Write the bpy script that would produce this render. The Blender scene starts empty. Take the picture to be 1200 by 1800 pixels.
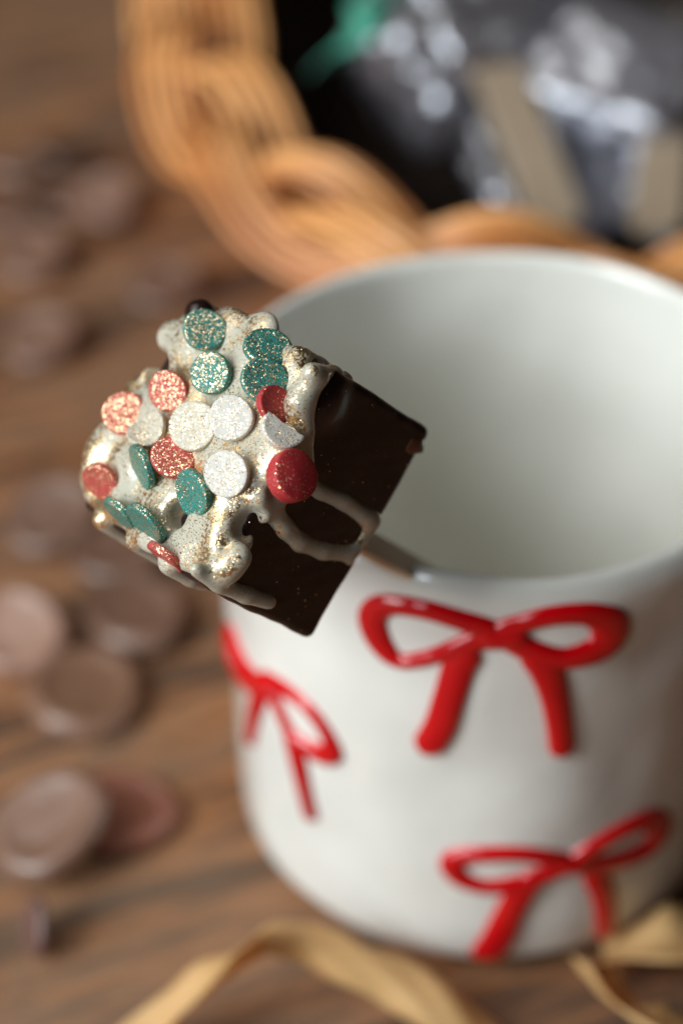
import bpy, bmesh, math, random
import numpy as np
from mathutils import Vector, Matrix, Euler, noise as mnoise
from mathutils.bvhtree import BVHTree

random.seed(4)
SC = bpy.context.scene
COL = SC.collection
rad = math.radians

# ------------------------------------------------------------------ camera
CAM = np.array([-.02285, -.2657, .2684])
PITCH = rad(37.963)
LENS = 78.68
cd = bpy.data.cameras.new('camera')
cam = bpy.data.objects.new('camera', cd)
COL.objects.link(cam)
cam.location = CAM
cam.rotation_euler = (math.pi/2-PITCH, 0, 0)
cd.sensor_fit = 'VERTICAL'
cd.sensor_height = 36
cd.lens = LENS
cd.clip_start = .01
cd.clip_end = 20
cd.dof.use_dof = True
cd.dof.focus_distance = .2585
cd.dof.aperture_fstop = 8.4
cd.dof.aperture_blades = 0
SC.camera = cam

# ------------------------------------------------------------------ light
w = bpy.data.worlds.new('World')
SC.world = w
w.use_nodes = True
bg = w.node_tree.nodes['Background']
bg.inputs[0].default_value = (1, .86, .70, 1)
bg.inputs[1].default_value = .012

def area(name, loc, target, sx, sy, power, col):
    l = bpy.data.lights.new(name, 'AREA')
    l.shape = 'RECTANGLE'
    l.size, l.size_y, l.energy, l.color = sx, sy, power, col
    o = bpy.data.objects.new(name, l)
    COL.objects.link(o)
    o.location = loc
    o.rotation_euler = (Vector(target)-Vector(loc)).to_track_quat('-Z', 'Y').to_euler()
    return o
area('window_light', (-.82, -.47, .58), (0, 0, .06), .44, .80, 15.4, (.89, .965, 1))
area('overhead_fill', (-.55, .08, .86), (0, 0, .06), .6, .6, 2.9, (1, .97, .91))  # added soft fill from overhead, no ceiling lamp is known here
area('window_side_light', (-.42, -.74, .42), (0, 0, .06), .10, .26, .95, (.76, .88, 1))

SC.view_settings.view_transform = 'Standard'
SC.view_settings.look = 'None'
SC.view_settings.exposure = 0
SC.view_settings.gamma = 1
SC.cycles.use_denoising = True
SC.cycles.max_bounces = 8
SC.cycles.transparent_max_bounces = 12
SC.cycles.sample_clamp_indirect = 4
SC.cycles.blur_glossy = .3

# ------------------------------------------------------------------ pixel -> direction
S = LENS/36*1800
RX = np.array([1, 0, 0.])
UP = np.array([0, math.sin(PITCH), math.cos(PITCH)])
TC = np.array([0, -math.cos(PITCH), math.sin(PITCH)])
def ray(x, y):
    d = RX*(x-600)/S+UP*(900-y)/S-TC
    return d/np.linalg.norm(d)
def onz(x, y, z=0.):
    d = ray(x, y)
    return CAM+d*((z-CAM[2])/d[2])

# ------------------------------------------------------------------ object helpers
def tag(o, label=None, cat=None, group=None, kind=None):
    for k, v in (('label', label), ('category', cat), ('group', group), ('kind', kind)):
        if v:
            o[k] = v
    return o
def mesh(name, V, F, mat=None, parent=None, smooth=True):
    me = bpy.data.meshes.new(name)
    me.from_pydata([tuple(map(float, v)) for v in V], [], [tuple(map(int, f)) for f in F])
    me.update()
    o = bpy.data.objects.new(name, me)
    COL.objects.link(o)
    if smooth:
        me.polygons.foreach_set('use_smooth', [True]*len(me.polygons))
    if mat:
        me.materials.append(mat)
    o.parent = parent
    return o
def empty(name, M=None):
    o = bpy.data.objects.new(name, None)
    o.empty_display_size = .01
    COL.objects.link(o)
    if M is not None:
        o.matrix_world = M
    return o
def lathe(prof, n, warp=None, closed=False):
    V, F = [], []
    for r, z in prof:
        for k in range(n):
            a = 2*math.pi*k/n
            p = Vector((r*math.cos(a), r*math.sin(a), z))
            V.append(warp(p, r, a) if warp else p)
    m = len(prof)
    for i in range(m-1 if not closed else m):
        for k in range(n):
            a, b = i*n+k, i*n+(k+1) % n
            c, d = ((i+1) % m)*n+(k+1) % n, ((i+1) % m)*n+k
            F.append((a, b, c, d))
    if not closed:
        F.append(tuple(range(n))[::-1])
        F.append(tuple(range((m-1)*n, m*n)))
    return V, F
def cat(pts, n=8, closed=False):
    """Catmull-Rom through rows of numbers"""
    P = np.array(pts, float)
    m = len(P)
    out = []
    rng = range(m) if closed else range(m-1)
    for i in rng:
        g = (lambda j: P[j % m]) if closed else (lambda j: P[min(max(j, 0), m-1)])
        p0, p1, p2, p3 = g(i-1), g(i), g(i+1), g(i+2)
        for k in range(n):
            t = k/n
            out.append(.5*(2*p1+(p2-p0)*t+(2*p0-5*p1+4*p2-p3)*t*t+(3*p1-p0-3*p2+p3)*t**3))
    if not closed:
        out.append(P[-1])
    return np.array(out)
def tube(path, r, sides=7, closed=False, V=None, F=None):
    V = [] if V is None else V
    F = [] if F is None else F
    P = [Vector(p) for p in path]
    n = len(P)
    base = len(V)
    up = Vector((0, 0, 1))
    for i, p in enumerate(P):
        a = P[(i-1) % n] if closed or i > 0 else p
        b = P[(i+1) % n] if closed or i < n-1 else p
        t = (b-a).normalized()
        if abs(t.z) > .9:
            up = Vector((1, 0, 0))
        s = t.cross(up).normalized()
        u = s.cross(t)
        rr = r[i] if hasattr(r, '__len__') else r
        for k in range(sides):
            an = 2*math.pi*k/sides
            V.append(p+s*math.cos(an)*rr+u*math.sin(an)*rr)
    for i in range(n if closed else n-1):
        for k in range(sides):
            j = (i+1) % n
            F.append((base+i*sides+k, base+i*sides+(k+1) % sides, base+j*sides+(k+1) % sides, base+j*sides+k))
    if not closed:
        F.append(tuple(base+k for k in range(sides))[::-1])
        F.append(tuple(base+(n-1)*sides+k for k in range(sides)))
    return V, F
def fbm(p, sc, seed=0, o=3):
    return mnoise.fractal(Vector(p)*sc+Vector((seed*7.3, seed*3.1, seed*1.7)), 1, 2, o)

# ------------------------------------------------------------------ materials
class NT:
    def __init__(s, name):
        s.m = bpy.data.materials.new(name)
        s.m.use_nodes = True
        s.t = s.m.node_tree
        s.b = s.t.nodes['Principled BSDF']
        s.out = s.t.nodes['Material Output']
    def n(s, typ, **kw):
        x = s.t.nodes.new('ShaderNode'+typ)
        for k, v in kw.items():
            if k[0] == '_':
                x.inputs[k[1:].replace('_', ' ')].default_value = v
            else:
                setattr(x, k, v)
        return x
    def l(s, a, b):
        s.t.links.new(a, b)
        return b
    def math(s, op, a, b=None, clamp=False):
        x = s.n('Math', operation=op, use_clamp=clamp)
        for i, v in enumerate((a, b)):
            if v is None:
                continue
            if isinstance(v, (int, float)):
                x.inputs[i].default_value = v
            else:
                s.l(v, x.inputs[i])
        return x.outputs[0]
    def noise(s, vec, scale, detail=3, rough=.5, dist=0):
        x = s.n('TexNoise', _Scale=scale, _Detail=detail, _Roughness=rough, _Distortion=dist)
        s.l(vec, x.inputs['Vector'])
        return x.outputs['Fac']
    def ramp(s, fac, stops, interp='LINEAR'):
        x = s.n('ValToRGB')
        x.color_ramp.interpolation = interp
        e = x.color_ramp.elements
        while len(e) < len(stops):
            e.new(.5)
        for q, (p, c) in zip(e, stops):
            q.position = p
            q.color = (*c, 1) if len(c) == 3 else c
        s.l(fac, x.inputs[0])
        return x.outputs['Color']
    def mix(s, fac, a, b):
        x = s.n('Mix', data_type='RGBA')
        for i, v in ((0, fac), (6, a), (7, b)):
            if isinstance(v, (int, float)):
                x.inputs[i].default_value = v
            elif isinstance(v, tuple):
                x.inputs[i].default_value = (*v, 1)
            else:
                s.l(v, x.inputs[i])
        return x.outputs[2]
    def range(s, v, a, b, c=0, d=1):
        x = s.n('MapRange')
        x.clamp = True
        s.l(v, x.inputs[0])
        for i, q in enumerate((a, b, c, d)):
            x.inputs[i+1].default_value = q
        return x.outputs[0]
    def obj(s):
        return s.n('TexCoord').outputs['Object']
    def world(s):
        return s.n('NewGeometry').outputs['Position']
    def set(s, **kw):
        for k, v in kw.items():
            i = s.b.inputs[k.replace('_', ' ')]
            if isinstance(v, (int, float)):
                i.default_value = v
            elif isinstance(v, tuple):
                i.default_value = (*v, 1) if i.type == 'RGBA' else v
            else:
                s.l(v, i)
        return s
    def bump(s, h, strength, dist):
        x = s.n('Bump', _Strength=strength, _Distance=dist)
        s.l(h, x.inputs['Height'])
        return x.outputs['Normal']

def gilded(name, base, rough, dens, smear=None, sss=0., bump=.00012, bscale=5000, dark=.25):
    """a confectionery surface dusted with gold flakes: base is a colour or a callable(nt, vec)"""
    q = NT(name)
    v = q.world()
    c = base(q, v) if callable(base) else base
    # flakes, one per small cell, more of them where the dust fell thick
    vo = q.n('TexVoronoi', _Scale=6400, _Randomness=1.)
    q.l(v, vo.inputs['Vector'])
    sep = q.n('SeparateColor')
    q.l(vo.outputs['Color'], sep.inputs[0])
    cl = q.noise(v, 420, 3, .6)
    dot = q.n('VectorMath', operation='DOT_PRODUCT')
    q.l(q.n('NewGeometry').outputs['Normal'], dot.inputs[0])
    dot.inputs[1].default_value = (-.597, -.369, .712)       # the dust was shaken onto this side
    fall = q.range(dot.outputs['Value'], -.05, .45, .12, 1)
    den = q.math('MULTIPLY', q.range(cl, .36, .68, dens[0], dens[1]), fall)
    pick = q.math('LESS_THAN', sep.outputs[0], den)
    near = q.math('LESS_THAN', vo.outputs['Distance'], .54)
    fl = q.math('MULTIPLY', pick, near)
    mask = fl
    sheen = None
    if smear:
        s1 = q.noise(v, smear[0], 5, .65, .4)
        s2 = q.noise(v, 2300, 2, .6)
        s3 = q.math('ADD', s1, q.math('MULTIPLY', q.math('SUBTRACT', s2, .5), smear[3] if len(smear) > 3 else .7))
        sm = q.math('MULTIPLY', q.range(s3, smear[1], smear[2]), q.range(fall, .3, .8))
        mask = q.math('MAXIMUM', fl, sm)
        sheen = sm
    fcol = q.mix(sep.outputs[1], (.98, .78, .50), (.72, .40, .17))
    sub = q.n('VectorMath', operation='SUBTRACT')
    q.l(vo.outputs['Color'], sub.inputs[0])
    sub.inputs[1].default_value = (.5, .5, .5)
    scl = q.n('VectorMath', operation='SCALE')
    q.l(sub.outputs[0], scl.inputs[0])
    jit = q.math('MULTIPLY', mask, .8)
    if sheen is not None:
        jit = q.math('ADD', q.math('MULTIPLY', fl, .7), q.math('MULTIPLY', sheen, .22))
        fcol = q.mix(q.math('MULTIPLY', sheen, q.math('SUBTRACT', 1., q.math('MULTIPLY', fl, .7))), fcol, (.92, .66, .36))
    q.l(jit, scl.inputs['Scale'])
    fine = q.noise(v, bscale, 3, .6)
    bn = q.bump(fine, .5, bump)
    add = q.n('VectorMath', operation='ADD')
    q.l(bn, add.inputs[0])
    q.l(scl.outputs[0], add.inputs[1])
    nrm = q.n('VectorMath', operation='NORMALIZE')
    q.l(add.outputs[0], nrm.inputs[0])
    q.set(Base_Color=q.mix(mask, c, fcol), Metallic=mask, Normal=nrm.outputs[0],
          Roughness=q.range(mask, 0, 1, rough, .34))
    if sss:
        q.set(Subsurface_Weight=sss, Subsurface_Radius=(1, .8, .55), Subsurface_Scale=.0009)
    return q.m

M = {}
def choc_colour(q, v):
    c = q.mix(q.noise(v, 260, 4, .6), (.0105, .0042, .0040), (.024, .0095, .0085))
    mp = q.n('Mapping')
    mp.inputs['Scale'].default_value = (1, 1, .16)
    mp.inputs['Rotation'].default_value = (.5, 0, 0)
    q.l(q.obj(), mp.inputs[0])
    st_ = q.range(q.noise(mp.outputs[0], 1500, 4, .7), .60, .72)
    pa = q.range(q.noise(v, 170, 2), .5, .66, 0, .55)
    c = q.mix(q.math('MULTIPLY', st_, pa), c, (.16, .075, .030))
    return q.mix(q.range(q.noise(v, 90, 4, .6), .52, .75, 0, .35), c, (.060, .034, .030))
M['icing'] = gilded('white_chocolate', lambda q, v: q.mix(q.noise(v, 160, 3), (.44, .415, .325), (.53, .505, .41)),
                    .21, (.03, .42), (140, .485, .57), sss=.25, bump=.00002, bscale=1500)
def sugar(a, b):
    return lambda q, v: q.mix(q.noise(v, 1900, 3, .7), a, b)
M['teal'] = gilded('teal_sugar', sugar((.012, .155, .130), (.030, .26, .215)), .6, (.40, .86))
M['coral'] = gilded('coral_sugar', sugar((.42, .042, .045), (.56, .080, .072)), .6, (.40, .86))
M['red'] = gilded('red_sugar', sugar((.36, .014, .02), (.46, .03, .036)), .55, (.06, .26))
M['cream'] = gilded('white_sugar', sugar((.55, .525, .46), (.66, .635, .57)), .6, (.10, .50))
M['gilt_teal'] = gilded('gilded_teal_sugar', sugar((.012, .155, .130), (.030, .26, .215)), .6, (.45, .9))
M['gilt_cream'] = gilded('gilded_white_sugar', sugar((.52, .46, .35), (.63, .585, .47)), .6, (.10, .6))
M['choc'] = gilded('dark_chocolate', lambda q, v: choc_colour(q, v),
                   
                   .28, (.0, .03), None, bump=.00012, bscale=700)

q = NT('glazed_ceramic')
v = q.obj()
q.set(Base_Color=q.mix(q.noise(v, 30, 3), (.79, .775, .705), (.815, .80, .74)), Roughness=.14, IOR=1.5,
      Coat_Weight=.4, Coat_Roughness=.06, Subsurface_Weight=.08, Subsurface_Radius=(1, .9, .8), Subsurface_Scale=.0015,
      Normal=q.bump(q.noise(v, 70, 2), .35, .0012))
M['ceramic'] = q.m
q = NT('red_glaze')
v = q.world()
q.set(Base_Color=q.mix(q.noise(v, 120, 3), (.50, .0, .004), (.64, .001, .005)), Roughness=.12, Coat_Weight=.3, Coat_Roughness=.04,
      Normal=q.bump(q.noise(v, 260, 2), .3, .0005))
M['redglaze'] = q.m

q = NT('milk_chocolate_wafer')
v = q.obj()
oi = q.n('ObjectInfo')
c = q.mix(q.noise(v, 110, 4, .6), (.155, .078, .048), (.26, .145, .100))
c = q.mix(q.math('MULTIPLY', oi.outputs['Random'], .45), c, (.095, .050, .034))
mu = q.n('Mix', data_type='RGBA', blend_type='MULTIPLY')
mu.inputs[0].default_value = 1
q.l(c, mu.inputs[6])
q.l(oi.outputs['Color'], mu.inputs[7])
c = mu.outputs[2]
q.set(Base_Color=c, Roughness=q.range(q.noise(v, 300, 4), .3, .7, .30, .42), Coat_Weight=.2, Coat_Roughness=.3, Normal=q.bump(q.noise(v, 420, 4), .3, .0004))
M['wafer'] = q.m

q = NT('weathered_wood')
tc = q.n('TexCoord')
oi = q.n('ObjectInfo')
off = q.n('VectorMath', operation='MULTIPLY_ADD')
q.l(oi.outputs['Random'], off.inputs[0])
off.inputs[1].default_value = (3, 5, 7)
q.l(tc.outputs['Object'], off.inputs[2])
mp = q.n('Mapping')
mp.inputs['Scale'].default_value = (.13, 1, 1)
q.l(off.outputs[0], mp.inputs[0])
g1 = q.noise(mp.outputs[0], 120, 6, .66, .6)
g2 = q.noise(mp.outputs[0], 420, 5, .7)
g3 = q.noise(off.outputs[0], 16, 3, .5)
c = q.ramp(g1, [(.39, (.034, .018, .013)), (.45, (.19, .082, .037)), (.52, (.42, .165, .056)), (.58, (.31, .160, .086)), (.66, (.11, .068, .048))])
c = q.mix(q.range(g2, .45, .72), c, (.095, .050, .032))
c = q.mix(q.range(g3, .45, .65, 0, .5), c, (.22, .140, .088))
c = q.mix(q.math('MULTIPLY', oi.outputs['Random'], .2), c, (.24, .155, .10))
q.set(Base_Color=c, Specular_IOR_Level=.3, Roughness=q.range(g2, .3, .7, .55, .8), Normal=q.bump(q.math('ADD', g1, q.math('MULTIPLY', g2, .6)), .6, .0012))
M['wood'] = q.m

def wicker(name, a, b, r=.30):
    q = NT(name)
    v = q.world()
    oi = q.n('ObjectInfo')
    c = q.mix(q.noise(v, 90, 4, .6), a, b)
    c = q.mix(q.math('MULTIPLY', oi.outputs['Random'], .75), c, (.44, .13, .03))
    q.set(Base_Color=c, Roughness=r, Normal=q.bump(q.noise(v, 900, 3), .3, .0004))
    return q.m
M['wicker'] = wicker('honey_wicker', (.84, .34, .095), (.93, .52, .22))
q = NT('interior_shade')  # near-black colour standing in for the deep shade inside the basket
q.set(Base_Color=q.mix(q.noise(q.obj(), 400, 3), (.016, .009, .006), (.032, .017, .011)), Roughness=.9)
M['shade_shell'] = q.m
q = NT('pale_birch')
mp = q.n('Mapping')
mp.inputs['Scale'].default_value = (.08, 1, 1)
q.l(q.obj(), mp.inputs[0])
q.set(Base_Color=q.mix(q.noise(mp.outputs[0], 700, 4, .6), (.76, .64, .46), (.88, .78, .60)), Roughness=.6)
M['birch'] = q.m
q = NT('dull_birch')
q.set(Base_Color=q.mix(q.noise(q.obj(), 60, 4), (.33, .24, .16), (.44, .34, .24)), Roughness=.7)
M['birch_dull'] = q.m
q = NT('green_satin')
q.set(Base_Color=q.mix(q.noise(q.obj(), 200, 3), (.03, .26, .17), (.05, .36, .24)), Roughness=.4, Sheen_Weight=.2)
M['green'] = q.m

q = NT('raffia')
mp = q.n('Mapping')
mp.inputs['Scale'].default_value = (40, 700, 1)
q.l(q.n('TexCoord').outputs['UV'], mp.inputs[0])
fib = q.noise(mp.outputs[0], .08, 4, .6)
c = q.mix(fib, (.62, .32, .07), (.97, .76, .40))
q.set(Base_Color=c, Roughness=.5, Normal=q.bump(fib, .4, .0005))
tr = q.n('BsdfTranslucent')
q.l(q.mix(fib, (.85, .36, .05), (.95, .55, .14)), tr.inputs[0])
mx = q.n('MixShader')
mx.inputs[0].default_value = .38
q.l(q.b.outputs[0], mx.inputs[1])
q.l(tr.outputs[0], mx.inputs[2])
q.l(mx.outputs[0], q.out.inputs[0])
M['raffia'] = q.m

q = NT('cellophane')
tr = q.n('BsdfTransparent')
tr.inputs[0].default_value = (.93, .93, .95, 1)
gl = q.n('BsdfGlossy', _Roughness=.34)
gl.inputs[0].default_value = (.9, .92, 1, 1)
fr = q.n('LayerWeight', _Blend=.45)
mx = q.n('MixShader')
q.l(q.range(fr.outputs['Facing'], 0, 1, .30, .75), mx.inputs[0])
q.l(tr.outputs[0], mx.inputs[1])
q.l(gl.outputs[0], mx.inputs[2])
q.l(mx.outputs[0], q.out.inputs[0])
M['cello'] = q.m

# ------------------------------------------------------------------ the table
GR = rad(25)
table = empty('table_top', Matrix.Rotation(GR, 4, 'Z'))
tag(table, 'weathered brown wooden table of wide planks', 'table', kind='structure')
PW, PL = .163, 1.5
def plank_mesh():
    bm = bmesh.new()
    bmesh.ops.create_cube(bm, size=1)
    bmesh.ops.scale(bm, vec=(PL, PW-.0004, .022), verts=bm.verts)
    bmesh.ops.bevel(bm, geom=bm.edges[:], offset=.0007, segments=2, affect='EDGES')
    me = bpy.data.meshes.new('plank')
    bm.to_mesh(me)
    bm.free()
    me.materials.append(M['wood'])
    return me
pm = plank_mesh()
for i in range(-5, 7):
    o = bpy.data.objects.new('plank', pm)
    COL.objects.link(o)
    o.parent = table
    o.location = (.05*((i*37) % 5), i*PW+.0185, -.011-.0003*((i*13) % 3))

# ------------------------------------------------------------------ the cup
H, RT, RB = .0823, .0425, .0392
def wobble(p, r, a):
    if r < .012:
        return p
    d = .0011*fbm((math.cos(a)*1.6, math.sin(a)*1.6, p.z*38), 1, 2, 2)
    for az_, z_, dp in ((-1.02, .068, .0007), (-1.12, .043, .0006), (-2.15, .040, .0005), (-1.75, .046, .0004), (-.75, .055, .0006)):
        da = (a-az_+math.pi) % (2*math.pi)-math.pi
        d -= dp*math.exp(-((da*.042)**2+(p.z-z_)**2)/(.0062**2))
    k = min(1, p.z/.012)*(1-.45*max(0, (p.z-.07)/.0123))
    return Vector((p.x*(1+d*k/max(r, .01)), p.y*(1+d*k/max(r, .01)), p.z+(.0005*math.sin(2*a+.6) if p.z > .078 else 0)))
prof = [(.0005, .0022), (.022, .0022), (.0285, .0018), (.030, .0004), (.0315, 0.)]
rr = .0085
for k in range(1, 10):
    a = k/9*math.pi/2
    prof.append((RB-rr+rr*math.sin(a)*.98, rr-rr*math.cos(a)))
for k in range(1, 31):
    t = k/30
    z = rr+(H-.0016-rr)*t
    prof.append((RB+(RT-RB)*t**1.15, z))
prof = [p for p in prof if p[1] < H-.0046]
for k in range(0, 11):
    a = k/10*math.pi/2
    prof.append((RT-.0018+.0018*math.cos(a), H-.0042+.0042*math.sin(a)))
for k in range(1, 7):
    a = k/6*math.pi/2
    prof.append((RT-.0018-.0012*math.sin(a), H-.0018+.0018*math.cos(a)))
for k in range(1, 27):
    t = k/26
    prof.append((RT-.0030-(RT-RB+.0002)*t, H-.0020-(H-.0162)*t))
for k in range(1, 8):
    a = k/7*math.pi/2
    prof.append((RB-.0032-.011*(1-math.cos(a)), .0142-.0098*math.sin(a)))
prof.append((.012, .0040))
prof.append((.0005, .0038))
cup = empty('ceramic_cup')
tag(cup, 'white glazed ceramic cup with raised red bows standing on the wooden table', 'cup')
V, F = lathe(prof, 160, wobble)
cup_body = mesh('body', V, F, M['ceramic'], cup)
cup_bvh = BVHTree.FromPolygons([Vector(v) for v in V], F)
def on_cup(x, y):
    h = cup_bvh.ray_cast(Vector(CAM), Vector(ray(x, y)))
    if h[0] is None or abs(math.hypot(h[0].x, h[0].y)) < .02:
        return None
    n = Vector((h[0].x, h[0].y, 0)).normalized()
    return h[0], n
def stroke(name, pts, parent, closed=False, hgt=.0011, fat=1.28):
    """a raised glaze stroke that follows the cup's wall; pts are (px, py, width px)"""
    P = cat(pts, 7, closed)
    ring = []
    for x, y, wd in P:
        h = on_cup(x, y)
        if h is None:
            continue
        dep = (h[0]-Vector(CAM)).dot(Vector(-TC))
        ring.append((h[0], h[1], wd*fat*dep/S/2))
    n = len(ring)
    V, F = [], []
    K = 9
    for i, (p, nn, hw) in enumerate(ring):
        a = ring[(i-1) % n][0] if closed or i > 0 else p
        b = ring[(i+1) % n][0] if closed or i < n-1 else p
        t = b-a
        t = (t-nn*t.dot(nn)).normalized()
        s = t.cross(nn).normalized()
        e = 1
        if not closed:
            d = min((p-ring[0][0]).length, (p-ring[-1][0]).length)
            e = math.sqrt(max(0.03, 1-(1-min(1, d/max(hw, 1e-5)))**2))
        for k in range(K):
            an = math.pi*(-.08+1.16*k/(K-1))
            V.append(p+s*math.cos(an)*hw*e+nn*(math.sin(an)*hgt*(.45+.55*e)-.00005))
    for i in range(n if closed else n-1):
        j = (i+1) % n
        for k in range(K-1):
            F.append((i*K+k, i*K+k+1, j*K+k+1, j*K+k))
    if not closed:
        F.append(tuple(range(K)))
        F.append(tuple((n-1)*K+k for k in range(K))[::-1])
    me = mesh(name, V, F, M['redglaze'], parent)
    bm = bmesh.new()
    bm.from_mesh(me.data)
    bmesh.ops.recalc_face_normals(bm, faces=bm.faces)
    bm.to_mesh(me.data)
    bm.free()
    return me
BOWS = [
    dict(fat=1.36, label='wide red bow just below the rim',
         loops=[[(862, 1108, 40), (800, 1085, 36), (738, 1068, 34), (682, 1062, 36), (656, 1080, 42), (660, 1112, 44), (682, 1146, 36), (712, 1161, 25), (762, 1152, 26), (812, 1134, 32), (846, 1122, 40)],
                [(880, 1112, 40), (930, 1090, 34), (985, 1080, 34), (1040, 1080, 40), (1070, 1098, 56), (1064, 1128, 56), (1030, 1148, 46), (985, 1156, 38), (940, 1146, 40), (905, 1128, 40)]],
         tails=[[(832, 1136, 44), (808, 1170, 46), (790, 1225, 45), (772, 1280, 46), (744, 1322, 44)],
                [(925, 1138, 44), (957, 1172, 48), (974, 1220, 42), (984, 1280, 38), (988, 1328, 38)]],
         knot=[(835, 1114, 40), (862, 1117, 46), (900, 1117, 44), (925, 1112, 40)]),
    dict(fat=1.7, label='slanting red bow on the curve of the wall',
         loops=[[(468, 1196, 24), (510, 1216, 20), (548, 1248, 19), (574, 1285, 20), (586, 1318, 26), (572, 1326, 28), (540, 1312, 24), (514, 1288, 18), (498, 1255, 16), (484, 1224, 20)],
                [(456, 1200, 22), (436, 1172, 15), (420, 1138, 13), (407, 1105, 12), (402, 1112, 10), (408, 1150, 13), (424, 1186, 15), (444, 1206, 20)]],
         tails=[[(462, 1212, 30), (450, 1250, 24), (443, 1305, 17)],
                [(508, 1278, 18), (522, 1325, 26), (536, 1385, 22), (550, 1440, 20)]],
         knot=[(448, 1200, 26), (466, 1208, 34), (486, 1212, 26)]),
    dict(fat=1.8, label='tilted red bow beside the foot of the cup',
         loops=[[(996, 1514, 24), (930, 1501, 22), (860, 1500, 22), (806, 1506, 24), (794, 1522, 26), (812, 1544, 24), (855, 1557, 20), (905, 1551, 22), (950, 1538, 26), (985, 1522, 26)],
                [(1010, 1514, 24), (1052, 1481, 24), (1102, 1452, 25), (1142, 1440, 30), (1158, 1458, 34), (1140, 1486, 32), (1100, 1507, 28), (1050, 1520, 28)]],
         tails=[[(955, 1530, 30), (922, 1558, 33), (895, 1605, 33), (872, 1652, 36), (846, 1686, 36)],
                [(1038, 1526, 30), (1056, 1560, 28), (1064, 1600, 25), (1064, 1642, 24)]],
         knot=[(975, 1517, 24), (1005, 1518, 26), (1032, 1520, 26)]),
]
for b in BOWS:
    k = stroke('bow', b['knot'], cup, False, .0015, b['fat'])
    k['label'] = b['label']
    for lp in b['loops']:
        stroke('loop', lp, k, True, .0012, b['fat'])
    for tl in b['tails']:
        stroke('tail', tl, k, False, .0013, b['fat'])

# ------------------------------------------------------------------ the hot chocolate stick
BX = np.array([[0.629, -0.767, 0.129], [0.499, 0.525, 0.69], [-0.597, -0.369, 0.712]])
u_, _, v_ = np.linalg.svd(BX)
BX = u_ @ v_
CT = np.array([-0.0279, -0.0436, 0.0973])
SX, SY, SZ = 13.4, 14.3, 19.5                         # half width, half height, length in mm
LM = Matrix(((*BX[:, 0],), (*BX[:, 1],), (*BX[:, 2],))).to_4x4()
LM.translation = Vector(CT)
def pl(x, y, axis, val):
    """pixel -> point in block millimetres on the plane local[axis] = val"""
    o = BX @ (CAM-CT)*1000
    d = BX @ ray(x, y)
    return o+d*((val-o[axis])/d[axis])

VX = .22
lo = np.array([-18, -18.5, -3.])
hi = np.array([19., 18.5, 27.])
N = ((hi-lo)/VX).astype(int)
gx, gy, gz = [lo[i]+VX*np.arange(N[i]) for i in range(3)]
def rbox(c, h, r, P):
    q = [np.abs(P[i]-c[i])-(h[i]-r) for i in range(3)]
    o = np.sqrt(sum(np.maximum(t, 0)**2 for t in q))
    return o+np.minimum(np.maximum(np.maximum(q[0], q[1]), q[2]), 0)-r
GX, GY, GZ = np.meshgrid(gx, gy, gz, indexing='ij', sparse=True)
P3 = (GX, GY, GZ)
def wav(s, a, b, c):
    return np.sin(GX*s+a+.8*np.sin(GY*s*.7+c))*np.sin(GY*s*1.1+b)*np.sin(GZ*s*.9+c)
def smin(a, b, k):
    h = np.clip(.5+.5*(b-a)/k, 0, 1)
    return b+(a-b)*h-k*h*(1-h)
def smax(a, b, k):
    return -smin(-a, -b, k)
def ell(c, r):
    d = np.sqrt(sum(((P3[i]-c[i])/r[i])**2 for i in range(3)))
    return (d-1)*min(r)
def cap(a, b, ra, rb):
    a, b = np.array(a), np.array(b)
    ab = b-a
    L = max(1e-6, (ab**2).sum())
    t = np.clip(sum((P3[i]-a[i])*ab[i] for i in range(3))/L, 0, 1)
    d = np.sqrt(sum((P3[i]-a[i]-t*ab[i])**2 for i in range(3)))
    return d-(ra+(rb-ra)*t)
def strokes(sdf, pts, k):
    for p, q_ in zip(pts[:-1], pts[1:]):
        sdf = smin(sdf, cap(p[:3], q_[:3], p[3], q_[3]), k)
    return sdf
import openvdb
def polygonise(sdf):
    g = openvdb.FloatGrid(3.)
    g.copyFromArray(np.ascontiguousarray(np.clip(sdf, -3, 3), dtype=np.float32))
    pts, tris, quads = g.convertToPolygons(isovalue=0., adaptivity=0.)
    pts = pts*VX+lo
    return pts/1000, [tuple(t) for t in tris]+[tuple(t) for t in quads]

# dark chocolate body
body = rbox((0, .45, SZ/2-.2), (SX, SY+.45, SZ/2+.2), 1.1, P3)+.10*wav(.55, .3, 1., 2.)+.04*wav(1.7, 2, .1, .5)
body = smin(body, ell(pl(352, 552, 2, SZ+1.6), (2.0, 1.8, 1.9)), 1.)
body = smin(body, ell(pl(574, 706, 0, SX), (1.0, 2.2, 2.0)), 1.5)
# white chocolate
ZT = SZ
ic = rbox((0, 0, ZT+.3), (SX-.7, SY-.7, 1.3), 1.1, P3)
lobes = [(330, 605, 50, 1.7, 1.3), (395, 580, 48, 1.5, 1.0), (455, 590, 48, 1.4, .9), (300, 590, 30, 1.6, 1.), (500, 650, 46, 1.5, .9), (425, 660, 62, 1.9, .9),
         (345, 690, 60, 1.8, 1.0), (270, 735, 55, 1.7, 1.2), (200, 775, 46, 2.2, 1.6), (178, 800, 36, 2.2, 1.6), (165, 838, 28, 1.8, 1.3), (240, 690, 34, 1.3, .4),
         (240, 810, 55, 2.1, 1.5), (330, 780, 70, 2.0, 1.3), (420, 750, 75, 2.2, 1.2), (470, 800, 60, 1.9, 1.0), (395, 850, 62, 2.1, 1.3),
         (290, 880, 58, 1.9, 1.2), (225, 875, 40, 1.7, 1.2), (270, 935, 40, 1.5, .9), (330, 960, 40, 1.4, .8), (360, 920, 36, 1.7, 1.2), (480, 700, 48, 1.6, .9)]
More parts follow.
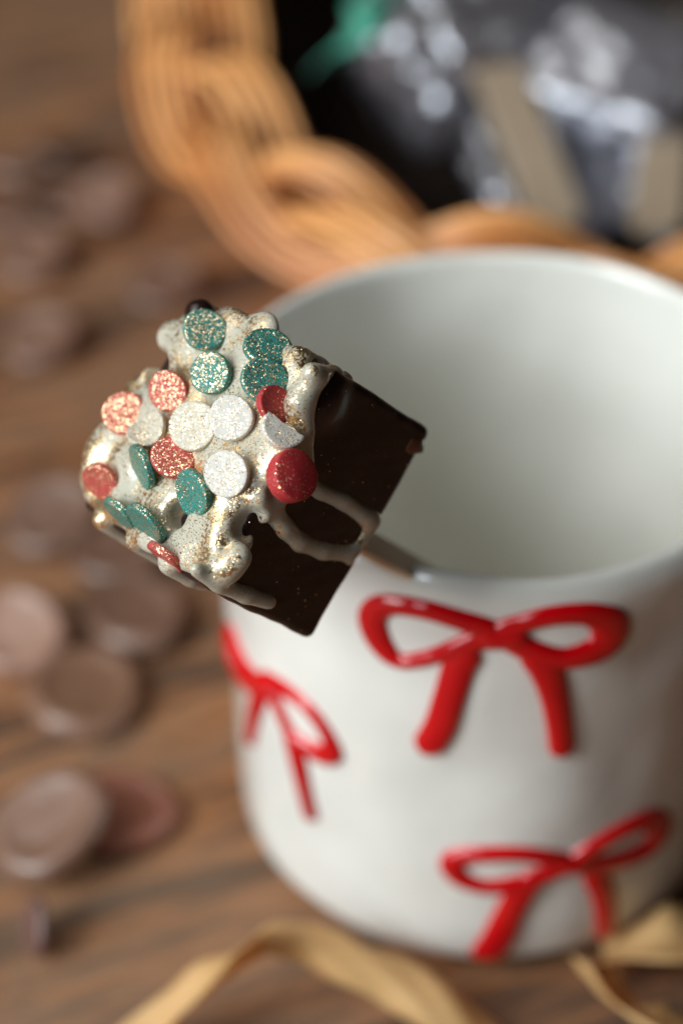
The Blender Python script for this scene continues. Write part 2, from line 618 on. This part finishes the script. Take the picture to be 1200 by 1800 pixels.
for x, y, r, hz, up in lobes:
    c = pl(x, y, 2, ZT+up)
    ic = smin(ic, ell(c, (r/14.8, r/14.8, hz)), 1.3)
def fr(pts, out=.25):
    P = [(pl(x, y, 0, SX+out), r/14.6) for x, y, r in pts]
    return [(p[0], p[1], max(p[2], .7), r) for p, r in P]
def tp(pts, out=1.):
    return [(*pl(x, y, 2, ZT+out), r/14.8) for x, y, r in pts]
# ridge along the front edge and the runs that go down the front side
ic = strokes(ic, fr([(548, 660, 16), (524, 705, 20), (530, 760, 17), (522, 815, 20), (498, 860, 21), (465, 885, 20)], -.5), 1.2)
ic = strokes(ic, fr([(545, 655, 14), (560, 665, 16), (540, 700, 15), (536, 760, 13), (543, 830, 14)], -.1), .9)
ic = strokes(ic, tp([(402, 890, 30), (400, 940, 34), (404, 985, 30)], .3), 1.4)
ic = strokes(ic, tp([(370, 985, 22), (395, 1000, 26), (425, 980, 20)], .1), 1.2)
ic = strokes(ic, fr([(455, 880, 20), (462, 905, 17), (432, 960, 14)], .2), .6)
ic = strokes(ic, fr([(470, 885, 22), (497, 925, 20), (524, 952, 20), (565, 967, 19), (612, 970, 18), (655, 958, 14), (688, 940, 16)], -.45), .6)
ic = strokes(ic, fr([(535, 845, 17), (560, 862, 17), (600, 880, 18), (642, 908, 20), (676, 923, 16), (690, 926, 13)], -.45), .6)
ic = strokes(ic, fr([(688, 932, 13), (668, 968, 10), (640, 1000, 9), (630, 1004, 9)], -.4), .6)
ic = strokes(ic, fr([(345, 1000, 16), (385, 1026, 17), (432, 1046, 17), (474, 1058, 16)], .1), .6)
# runs over the upper side
def us(pts, out=.2):
    return [(*pl(x, y, 1, SY+out), r/14.4) for x, y, r in pts]
top_front = [(*pl(548, 655, 0, SX), 1.25), (SX-1.6, SY+.2, SZ-1.6, 1.2), (SX-2.2, SY+.35, SZ-4.2, 1.15), (SX-2.4, SY+.2, SZ-6.0, 1.0)]
ic = strokes(ic, top_front, .7)
ic = strokes(ic, [(SX-5.5, SY+.2, SZ, 1.4), (SX-5.6, SY+.4, SZ-3, 1.2), (SX-6, SY+.4, SZ-7, 1.2), (SX-6.3, SY+.2, SZ-9.5, 1.3)], .7)
ic = strokes(ic, [(-4, SY-.3, SZ+.2, 1.5), (-4.5, SY, SZ-3, 1.2), (-4, SY, SZ-6, 1.)], .7)
# runs on the two hidden sides
for yy, ln, r in ((-9, 9, 1.4), (-3, 5, 1.3), (4, 11, 1.3), (9, 6, 1.2)):
    ic = strokes(ic, [(-SX+.2, yy, SZ+.3, r+.2), (-SX-.1, yy+.5, SZ-ln*.6, r), (-SX-.1, yy+.2, SZ-ln, r)], .7)
for xx, ln, r in ((-8, 8, 1.3), (-1, 10, 1.2), (6, 6, 1.2)):
    ic = strokes(ic, [(xx, -SY+.2, SZ+.3, r+.2), (xx+.4, -SY-.1, SZ-ln*.6, r), (xx, -SY-.1, SZ-ln, r)], .7)
# places where the dark chocolate shows through
for x, y, a, b, z in ((280, 648, 1.7, 2.4, 1.2), (322, 905, 1.5, 1.6, 1.3), (437, 922, 1.0, 2.1, 1.), (384, 948, .7, 1.5, 2.2), (312, 945, .5, 1.3, .8)):
    c = pl(x, y, 2, ZT+z) if x < 400 and y < 930 else pl(x, y, 0, SX+.6)
    ic = smax(ic, -ell(c, (a*1.1, b, 2.2)), .5)
ic = ic+.10*wav(.6, 1, 2, .4)
def blur(a, n):
    k = np.ones(2*n+1)/(2*n+1)
    for ax in range(3):
        p = np.pad(a, [(n+1, n) if i == ax else (0, 0) for i in range(3)], mode='edge')
        c = np.cumsum(p, axis=ax)
        hi_ = np.take(c, range(2*n+1, c.shape[ax]), axis=ax)
        lo_ = np.take(c, range(0, c.shape[ax]-2*n-1), axis=ax)
        a = (hi_-lo_)/(2*n+1)
    return a
ic = blur(blur(ic.astype(np.float64), 2), 2)+.05

hot = empty('hot_chocolate_stick', LM)
tag(hot, 'dark chocolate block under gilded white icing and confetti sprinkles, resting on the cup rim', 'chocolate stick')
def from_sdf(name, sdf, mat, parent):
    pts, fc = polygonise(sdf)
    o = mesh(name, pts, fc, mat, parent)
    bm = bmesh.new()
    bm.from_mesh(o.data)
    bmesh.ops.recalc_face_normals(bm, faces=bm.faces)
    bm.to_mesh(o.data)
    bm.free()
    return o, pts, fc
cb, _, _ = from_sdf('chocolate_block', body, M['choc'], hot)
icing, ipts, ifc = from_sdf('icing', ic, M['icing'], hot)
both = smin(ic, body, .01)
bp, bf = polygonise(both)
hot_bvh = BVHTree.FromPolygons([LM @ Vector(p) for p in bp], [tuple(int(i) for i in f) for f in bf])

# bare brown patch where the corner is chipped
q = NT('bare_chocolate')
q.set(Base_Color=q.mix(q.noise(q.obj(), 500, 3), (.10, .030, .012), (.17, .058, .022)), Roughness=.4)
V, F = lathe([(.0001, -.0009), (.0008, -.0008), (.0014, -.0003), (.0016, .0001), (.0011, .0005), (.0001, .0006)], 16, lambda p, r, a: Vector((p.x*(1+.2*math.cos(3*a)), p.y*(1+.15*math.sin(2*a)), p.z)))
ch = mesh('chipped_corner', V, F, q.m, hot)
cp = pl(735, 788, 0, SX)
ch.location = Vector((SX-.15, min(cp[1], SY-.5), max(cp[2], 1.2)))/1000
ch.rotation_euler = (0, math.pi/2, 0)
ch.scale = (1., .75, .7)

# the wooden stick
ez = Vector(BX[2])
rimp = Vector(onz(690, 1003, H))
tang = Vector((-rimp.y, rimp.x, 0)).normalized()
wv = (tang-ez*tang.dot(ez)).normalized()
nv = (Vector(TC)*.8+Vector((0, 0, .6)))
nv = (nv-ez*nv.dot(ez)).normalized()
wv = nv.cross(-ez)
sc_ = rimp+Vector((0, 0, .0012+abs(wv.z)*.0017))
SL = Matrix((( *(-ez),), (*wv,), (*nv,))).transposed().to_4x4()
SL.translation = sc_
V, F = [], []
hw, ht = .0017, .0008
x0 = -((Vector(CT)-sc_).dot(ez))-.006
xs = [x0]+[x0+(.062-x0)*k/20 for k in range(1, 21)]
for x in xs+[.0632, .0644, .0653, .0658]:
    e = 1 if x <= .062 else math.sqrt(max(0, 1-((x-.062)/.0042)**2))
    V += [(x, a*max(.35, e), b) for a, b in ((-hw, -ht*.6), (-hw*.93, -ht), (hw*.93, -ht), (hw, -ht*.6), (hw, ht*.6), (hw*.93, ht), (-hw*.93, ht), (-hw, ht*.6))]
m = len(V)//8
for i in range(m-1):
    for k in range(8):
        F.append((i*8+k, i*8+(k+1) % 8, (i+1)*8+(k+1) % 8, (i+1)*8+k))
F += [tuple(range(8))[::-1], tuple((m-1)*8+k for k in range(8))]
st = mesh('wooden_stick', V, F, M['birch'], hot, smooth=False)
st.matrix_parent_inverse = LM.inverted()
st.matrix_world = SL

# ------------------------------------------------------------------ sprinkles
def confetti(r, th, seed, half=False, bend=0.):
    rnd = random.Random(seed)
    n = 44
    e1, e2, p1, p2 = rnd.uniform(.01, .035), rnd.uniform(.005, .02), rnd.uniform(0, 6), rnd.uniform(0, 6)
    bev = min(th*.22, .00022)
    dome = .0005 if th > .0015 else 0.
    prof = [(.0001, -th/2), (r-bev*2, -th/2), (r-bev, -th/2), (r-bev*.3, -th/2+bev*.3), (r, -th/2+bev), (r, -th/2+bev*1.3), (r, th/2-bev*1.3), (r, th/2-bev), (r-bev*.3, th/2-bev*.3), (r-bev, th/2), (r-bev*2, th/2), (r*.7, th/2-.00003), (r*.4, th/2+.00003), (.0001, th/2)]
    def wp(p, rr_, a):
        k = 1+e1*math.cos(2*a+p1)+e2*math.cos(3*a+p2)
        f = fbm(p, 900, seed, 2)*.00006
        return Vector((p.x*k, p.y*k, p.z+f+(dome*(1-(rr_/r)**2) if p.z > 0 else 0)+bend*(p.x*p.x)/r))
    V, F = lathe(prof, n, wp)
    if half:
        V = [Vector((v.x, max(v.y, -.08*r+.04*r*math.sin(v.x*2600)), v.z)) for v in V]
    return V, F
# px, py, semi-major px, semi-minor px, direction the face leans to (deg, 0 right, 90 up), colour, lift mm, extra
SPR = [
    (360, 580, 39, 36, 75, 'teal', .9, ''), (371, 656, 39, 33, 160, 'teal', 1.2, ''), (471, 612, 44, 31, 78, 'gilt_teal', .0, ''), (465, 668, 42, 39, 50, 'teal', .9, ''),
    (296, 687, 37, 33, 190, 'coral', .5, ''), (219, 727, 40, 36, 120, 'coral', .6, ''), (341, 749, 46, 41, 150, 'gilt_cream', .0, ''), (407, 735, 41, 39, 150, 'cream', .9, ''),
    (262, 759, 36, 25, 130, 'gilt_cream', .4, 'bend'), (305, 804, 40, 36, 90, 'coral', .3, ''), (399, 833, 42, 39, 170, 'cream', 1.1, ''), (340, 867, 44, 25, 195, 'teal', .7, ''),
    (250, 820, 42, 11, 200, 'teal', .7, ''), (180, 847, 38, 24, 222, 'coral', .5, ''), (258, 920, 43, 14, 222, 'teal', .0, ''), (212, 902, 36, 8, 225, 'teal', -.2, ''),
    (294, 976, 40, 4, 232, 'coral', -.5, ''), (513, 837, 46, 37, 22, 'red', 2.5, 'thick'), (499, 750, 42, 37, 50, 'cream', .7, 'half'), (483, 712, 36, 27, 20, 'red', .2, ''),
]
for i, (px, py, a, b, ph, colr, lift, ex) in enumerate(SPR):
    h = hot_bvh.ray_cast(Vector(CAM), Vector(ray(px, py)))
    if h[0] is None:
        nn = hot_bvh.find_nearest(Vector(CAM)+Vector(ray(px, py))*.268)
        dep0 = (nn[0]-Vector(CAM)).dot(Vector(-TC))
        hit = Vector(CAM+ray(px, py)/(ray(px, py) @ -TC)*dep0)
    else:
        hit = h[0]
    d = -Vector(ray(px, py))
    rt = Vector(RX)
    rt = (rt-d*rt.dot(d)).normalized()
    up = d.cross(rt)
    ct = min(1, b/a)
    sn = math.sqrt(max(0, 1-ct*ct))
    nrm = rt*sn*math.cos(rad(ph))+up*sn*math.sin(rad(ph))+d*ct
    dep = (hit-Vector(CAM)).dot(Vector(-TC))
    r = a*dep/S
    th = .00098 if ex != 'thick' else .0020
    V, F = confetti(r, th, i+1, ex == 'half', .35 if ex == 'bend' else 0.)
    z = nrm.normalized()
    xa = Vector((math.cos(i), math.sin(i), .3)).cross(z).normalized()
    if ex == 'half':
        ya = (up*.62+rt*.42)
        ya = -(ya-z*ya.dot(z)).normalized()
        xa = ya.cross(z)
    if ex == 'bend':
        xa = (rt*.86+up*.5)
        xa = (xa-z*xa.dot(z)).normalized()
    ya = z.cross(xa)
    Mx = Matrix((xa, ya, z)).transposed().to_4x4()
    Mx.translation = hit+d*(lift*.001)+z*.0002
    pen = []
    for k in range(24):
        rr_ = r*(.45 if k % 3 == 0 else .85)
        pt = hit+xa*rr_*math.cos(k*.262)+ya*rr_*math.sin(k*.262)-z*th*.5
        if ex == 'half' and math.sin(k*.262) < 0:
            continue
        hh = hot_bvh.ray_cast(Vector(CAM), (pt-Vector(CAM)).normalized())
        if hh[0] is not None:
            pen.append((pt-Vector(CAM)).length-hh[3])
    pen.sort()
    seat = min(.0016, max(-.0004, pen[int(len(pen)*.72)])) if pen else 0
    if lift > -.3:
        Mx.translation = hit+d*(seat+max(0, lift-.4)*.001)
    o = mesh('sprinkle', V, F, M[colr], hot)
    o.matrix_parent_inverse = LM.inverted()
    o.matrix_world = Mx

# ------------------------------------------------------------------ chocolate wafers on the table
def wafer_mesh(seed):
    R_, T_ = .0108, .0042
    prof = [(.0001, 0), (R_*.8, 0), (R_*.95, .0003), (R_, .0012), (R_*.99, .0022), (R_*.93, .0034), (R_*.84, .0040), (R_*.76, .0041), (R_*.68, .0037), (R_*.6, .0034), (R_*.3, .0033), (.0001, .0033)]
    def wp(p, r, a):
        k = 1+.045*math.cos(2*a+seed)+.03*math.cos(3*a+seed*2.1)+.012*math.cos(7*a+seed)
        return Vector((p.x*k, p.y*k, p.z+.00025*fbm(p, 160, seed, 2)*(1 if p.z > .001 else 0)))
    V, F = lathe(prof, 40, wp)
    me = bpy.data.meshes.new('chocolate_wafer')
    me.from_pydata(V, [], F)
    me.polygons.foreach_set('use_smooth', [True]*len(me.polygons))
    me.materials.append(M['wafer'])
    return me
WM = [wafer_mesh(k) for k in range(4)]
# px, py of the centre, diameter scale, lean (deg), the way it leans, lift mm, label
WAF = [
    (212, 1420, .86, 4, 0, 0, 'reddish chocolate wafer half covered by the wafer leaning on it'),
    (95, 1478, .93, 19, 218, 2.6, 'chocolate wafer leaning on a reddish wafer, light gleaming on its raised edge'),
    (150, 1212, 1.02, 2, 0, 0, 'flat chocolate wafer with a sunken centre between the leaning pair and the pale wafer'),
    (36, 1118, .86, 22, 250, 1.5, 'pale tilted chocolate wafer beside the flat sunken one'),
    (242, 1078, .95, 5, 120, 0, 'chocolate wafer lying between the flat sunken wafer and the overlapping pair'),
    (212, 968, .86, 6, 200, .3, 'front wafer of the overlapping pair behind the chocolate block'),
    (98, 912, .9, 16, 240, 2.0, 'tilted rear wafer of the overlapping pair behind the chocolate block'),
    (72, 1636, .42, 70, 200, 2.2, 'tiny chocolate chip standing on bare wood'),
    (76, 596, .8, 16, 235, 1.5, 'chocolate wafer on bare orange-brown wood, apart from the far cluster'),
    (60, 446, .84, 14, 250, 1.5, 'large tilted wafer in the far cluster'),
    (186, 356, .80, 22, 235, 2.0, 'raised wafer of the far cluster near the wicker basket'),
    (292, 496, .78, 12, 250, .8, 'chocolate wafer below the braided basket rim'),
    (30, 290, .78, 8, 90, 0, 'hindmost wafer of the far cluster by the grey wood'),
    (120, 270, .74, 14, 30, 1, 'dark wafer leaning at the back of the far cluster'),
    (20, 372, .74, 10, 130, .5, 'wafer wedged between the large tilted wafer and the hindmost one'),
    (118, 340, .7, 7, 300, .2, 'small flat wafer in the middle of the far cluster'),
]
TINT = {0: (1.35, .95, .92, 1), 3: (1.5, 1.5, 1.55, 1), 4: (.9, .9, .9, 1), 7: (.8, .75, .9, 1), 13: (.55, .55, .55, 1), 2: (1.15, 1.1, 1, 1), 5: (.85, .85, .85, 1)}
for i, (px, py, s, lean, az, lift, lb) in enumerate(WAF):
    p = onz(px, py, .003)
    o = bpy.data.objects.new('chocolate_wafer', WM[i % 4])
    COL.objects.link(o)
    ax = Vector((-math.sin(rad(az)), math.cos(rad(az)), 0))
    rot = Matrix.Rotation(rad(lean), 4, ax) @ Matrix.Rotation(i*1.3, 4, 'Z')
    o.matrix_world = Matrix.Translation((p[0], p[1], 0)) @ rot @ Matrix.Scale(s, 4)
    zmin = min((o.matrix_world @ v.co).z for v in WM[i % 4].vertices)
    o.matrix_world = Matrix.Translation((0, 0, -zmin+.0001+(lift*.001 if i == 1 else 0))) @ o.matrix_world
    o.color = TINT.get(i, (1, 1, 1, 1))
    tag(o, lb, 'chocolate wafer', 'chocolate wafers scattered on the table')

# ------------------------------------------------------------------ raffia ribbons in front of the cup
def band(name, rows, label, grp, n=10):
    """rows: px, py, height m, width m, roll deg (0 = lies flat)"""
    P = cat([(*onz(x, y, z), wd, rl) for x, y, z, wd, rl in rows], n)
    K = 7
    V, F, UV = [], [], []
    m = len(P)
    for i, p in enumerate(P):
        t = Vector(P[min(i+1, m-1)][:3]-P[max(i-1, 0)][:3]).normalized()
        s = t.cross(Vector((0, 0, 1))).normalized()
        u = s.cross(t)
        c, sn = math.cos(rad(p[4])), math.sin(rad(p[4]))
        wv_, nv_ = s*c+u*sn, u*c-s*sn
        for k in range(K):
            f = k/(K-1)*2-1
            cup_ = .0019*(f*f)+.0005*math.sin(f*5+i*.35)
            V.append(Vector(p[:3])+wv_*f*p[3]/2+nv_*cup_)
            UV.append((i/m, k/(K-1)))
    for i in range(m-1):
        for k in range(K-1):
            F.append((i*K+k, i*K+k+1, (i+1)*K+k+1, (i+1)*K+k))
    o = mesh(name, V, F, M['raffia'])
    uv = o.data.uv_layers.new()
    for lp in o.data.loops:
        uv.data[lp.index].uv = UV[lp.vertex_index]
    so = o.modifiers.new('thickness', 'SOLIDIFY')
    so.thickness = .00025
    tag(o, label, 'ribbon', grp)
    return o
band('raffia_ribbon', [(235, 1860, .002, .008, -5), (300, 1790, .007, .0078, 10), (365, 1735, .012, .0078, 25), (430, 1690, .015, .0085, 50), (480, 1663, .016, .005, 95), (545, 1660, .014, .006, 140),
                       (620, 1688, .012, .0070, 160), (700, 1720, .010, .0080, 168), (780, 1770, .008, .0082, 172), (850, 1840, .004, .0095, 180), (890, 1920, .0015, .009, 180)],
     'arched golden raffia ribbon with a twist in front of the cup foot', 'raffia ribbons')
band('raffia_ribbon', [(1030, 1700, .003, .006, 20), (1070, 1752, .009, .009, 40), (1125, 1790, .012, .010, 35), (1200, 1835, .010, .010, 20), (1290, 1900, .003, .010, 5)],
     'bright golden folded raffia end lying past the lowest bow', 'raffia ribbons')
band('raffia_ribbon', [(1055, 1690, .002, .007, 5), (1120, 1668, .007, .010, 10), (1200, 1655, .009, .012, 8), (1300, 1665, .004, .011, 0)],
     'dull brown raffia strip in the shade beside the cup foot', 'raffia ribbons')

# ------------------------------------------------------------------ the basket
bk = empty('wicker_basket', Matrix.Translation((.055, .208, 0)))
tag(bk, 'honey coloured wicker basket with a thick braided rim behind the cup', 'basket')
BA, BB, BN, BZ = .110, .131, 2.7, .052
def oval(a, sc=1., d=0.):
    c, s = math.cos(a), math.sin(a)
    r = (abs(c)**BN+abs(s)**BN)**(-1/BN)
    return Vector(((BA*sc+d)*r*c, (BB*sc+d)*r*s, 0))
NA = 420
ring = [oval(2*math.pi*i/4000) for i in range(4000)]
acc = [0.]
for i in range(4000):
    acc.append(acc[-1]+(ring[(i+1) % 4000]-ring[i]).length)
PER = acc[-1]
path = []
j = 0
for i in range(NA):
    t = PER*i/NA
    while acc[j+1] < t:
        j += 1
    path.append(ring[j % 4000].lerp(ring[(j+1) % 4000], (t-acc[j])/(acc[j+1]-acc[j]+1e-12)))
nor = []
for i in range(NA):
    t = (path[(i+1) % NA]-path[i-1]).normalized()
    nor.append((t, Vector((t.y, -t.x, 0))))
NW = 6
PH0 = 1.1
for k in range(3):
    ctr = []
    for i in range(NA):
        ph = 2*math.pi*NW*i/NA+2*math.pi*k/3+PH0
        ctr.append(path[i]+nor[i][1]*.0082*math.sin(ph)+Vector((0, 0, BZ+.0060*math.sin(2*ph))))
    strand = None
    for rno in range(5):
        P = []
        for i in range(NA):
            t = (ctr[(i+1) % NA]-ctr[i-1]).normalized()
            s = t.cross(Vector((0, 0, 1))).normalized()
            f = (rno-2)
            P.append(ctr[i]+s*f*.0028+Vector((0, 0, -.00022*f*f+.0004*math.sin(i*.11+rno*2+k))))
        V, F = tube(P, .00105, 7, True)
        if rno == 0:
            strand = mesh('braid_strand', V, F, M['wicker'], bk)
        else:
            mesh('rod', V, F, M['wicker'], strand)
NS = 46
for i in range(NS):
    a = 2*math.pi*i/NS
    V, F = tube([oval(a, .80)+Vector((0, 0, .002)), oval(a, .9)+Vector((0, 0, .026)), oval(a, .97)+Vector((0, 0, .050))], .0016, 6)
    mesh('stake', V, F, M['wicker'], bk)
for rw in range(14):
    z = .004+rw*.0031
    P = []
    for i in range(NS*4):
        a = 2*math.pi*i/(NS*4)
        sg = math.cos(math.pi*i/4+math.pi*rw)
        P.append(oval(a, .80+.17*(z/.05), .0017*sg)+Vector((0, 0, z)))
    V, F = tube(P, .0016, 6, True)
    mesh('weaver', V, F, M['wicker'], bk)
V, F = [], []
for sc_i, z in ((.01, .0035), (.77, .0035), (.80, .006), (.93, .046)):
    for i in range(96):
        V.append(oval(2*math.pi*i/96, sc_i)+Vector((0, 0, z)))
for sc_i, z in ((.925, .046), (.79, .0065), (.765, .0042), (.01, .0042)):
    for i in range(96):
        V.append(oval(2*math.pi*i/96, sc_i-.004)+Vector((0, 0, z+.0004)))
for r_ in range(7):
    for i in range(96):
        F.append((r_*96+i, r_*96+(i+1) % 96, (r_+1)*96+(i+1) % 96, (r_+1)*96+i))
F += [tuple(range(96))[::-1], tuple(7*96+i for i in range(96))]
mesh('shade_shell', V, F, M['shade_shell'], bk)  # invented inner shell that carries the basket's painted shade

# ------------------------------------------------------------------ what lies in the basket
def crinkle(name, size, seed, parent):
    bm = bmesh.new()
    bmesh.ops.create_icosphere(bm, subdivisions=5, radius=1)
    for v in bm.verts:
        d = v.co.copy()
        m = max(abs(d.x), abs(d.y), abs(d.z))
        p = d*(.55+.45/m)
        n = mnoise.turbulence(d*2.3+Vector((seed, seed*2, 0)), 3, True)
        p *= 1+.16*n-.08+.05*mnoise.noise(d*4.5+Vector((seed, 0, 0)))
        v.co = Vector((p.x*size[0], p.y*size[1], p.z*size[2]))
    me = bpy.data.meshes.new(name)
    bm.to_mesh(me)
    bm.free()
    me.polygons.foreach_set('use_smooth', [True]*len(me.polygons))
    me.materials.append(M['cello'])
    o = bpy.data.objects.new(name, me)
    COL.objects.link(o)
    o.parent = parent
    return o
q = NT('wrapped_chocolate')
q.set(Base_Color=q.mix(q.noise(q.obj(), 120, 3), (.24, .215, .22), (.36, .325, .33)), Roughness=.5)
M['wrapped'] = q.m
def parcel(loc, rot, stick_from, stick_to, seed, label, size=(.024, .022, .020)):
    e = empty('wrapped_chocolate_stick', Matrix.Translation(loc) @ Euler(rot).to_matrix().to_4x4())
    bm = bmesh.new()
    bmesh.ops.create_cube(bm, size=1)
    bmesh.ops.scale(bm, vec=[s*1.55 for s in size], verts=bm.verts)
    bmesh.ops.bevel(bm, geom=bm.edges[:], offset=.003, segments=3, affect='EDGES')
    me = bpy.data.meshes.new('chocolate_block')
    bm.to_mesh(me)
    bm.free()
    me.materials.append(M['wrapped'])
    o = bpy.data.objects.new('chocolate_block', me)
    COL.objects.link(o)
    o.parent = e
    crinkle('cellophane_wrap', size, seed, e)
    a, b = Vector(stick_from), Vector(stick_to)
    tl = crinkle('cellophane_tail', (.015, (b-a).length*.45, .006), seed+5, e)
    bpy.context.view_layer.update()
    tl.matrix_parent_inverse = e.matrix_world.inverted()
    tl.matrix_world = Matrix.Translation(a.lerp(b, .45)+Vector((.004, 0, -.007))) @ (b-a).to_track_quat('Y', 'Z').to_matrix().to_4x4()
    d = (b-a).normalized()
    s = d.cross(Vector((0, 0, 1))).normalized()
    u = s.cross(d)
    V, F = [], []
    L = (b-a).length
    for k, x in enumerate((0, L*.5, L-.004, L-.001, L)):
        hw_ = (.0052, .0052, .0052, .0042, .0025)[k]
        V += [a+d*x+s*y_+u*z_ for y_, z_ in ((-hw_, -.0009), (hw_, -.0009), (hw_, .0009), (-hw_, .0009))]
    for i in range(4):
        for k in range(4):
            F.append((i*4+k, i*4+(k+1) % 4, (i+1)*4+(k+1) % 4, (i+1)*4+k))
    F += [(3, 2, 1, 0), (16, 17, 18, 19)]
    so = mesh('wooden_stick', V, F, M['birch_dull'], e, smooth=False)
    bpy.context.view_layer.update()
    so.matrix_parent_inverse = e.matrix_world.inverted()
    tag(e, label, 'chocolate stick', 'wrapped chocolate sticks in the basket')
    return e
pA = onz(850, 80, .050)
parcel(pA, (.3, .15, .5), onz(872, 120, .058), onz(985, 400, .044), 3, 'cellophane wrapped chocolate stick beside the green ribbon, its pale stick over the basket rim', (.027, .024, .021))
pB = onz(1075, 190, .044)
parcel(pB, (.1, -.3, 1.1), onz(1190, 20, .056), onz(1150, 410, .044), 8, 'cellophane wrapped chocolate stick at the basket side away from the green ribbon', (.021, .024, .021))
gb = []
for k in range(25):
    t = k/24
    x, y, z = 572+160*t, 118-210*t, .052+.020*math.sin(math.pi*t)
    gb.append(Vector(onz(x, y, z)))
V, F = [], []
for i, p in enumerate(gb):
    t = (gb[min(i+1, 24)]-gb[max(i-1, 0)]).normalized()
    s = t.cross(Vector((0, -.4, 1))).normalized()
    u = s.cross(t)
    for a, b in ((-1, -.0004), (0, .0008), (1, -.0004), (1, -.0009), (0, .0003), (-1, -.0009)):
        V.append(p+s*a*.0046+u*b)
for i in range(24):
    for k in range(6):
        F.append((i*6+k, i*6+(k+1) % 6, (i+1)*6+(k+1) % 6, (i+1)*6+k))
F += [tuple(range(6))[::-1], tuple(24*6+k for k in range(6))]
tag(mesh('satin_ribbon', V, F, M['green']), 'green satin ribbon curling over the dark basket inside', 'ribbon')
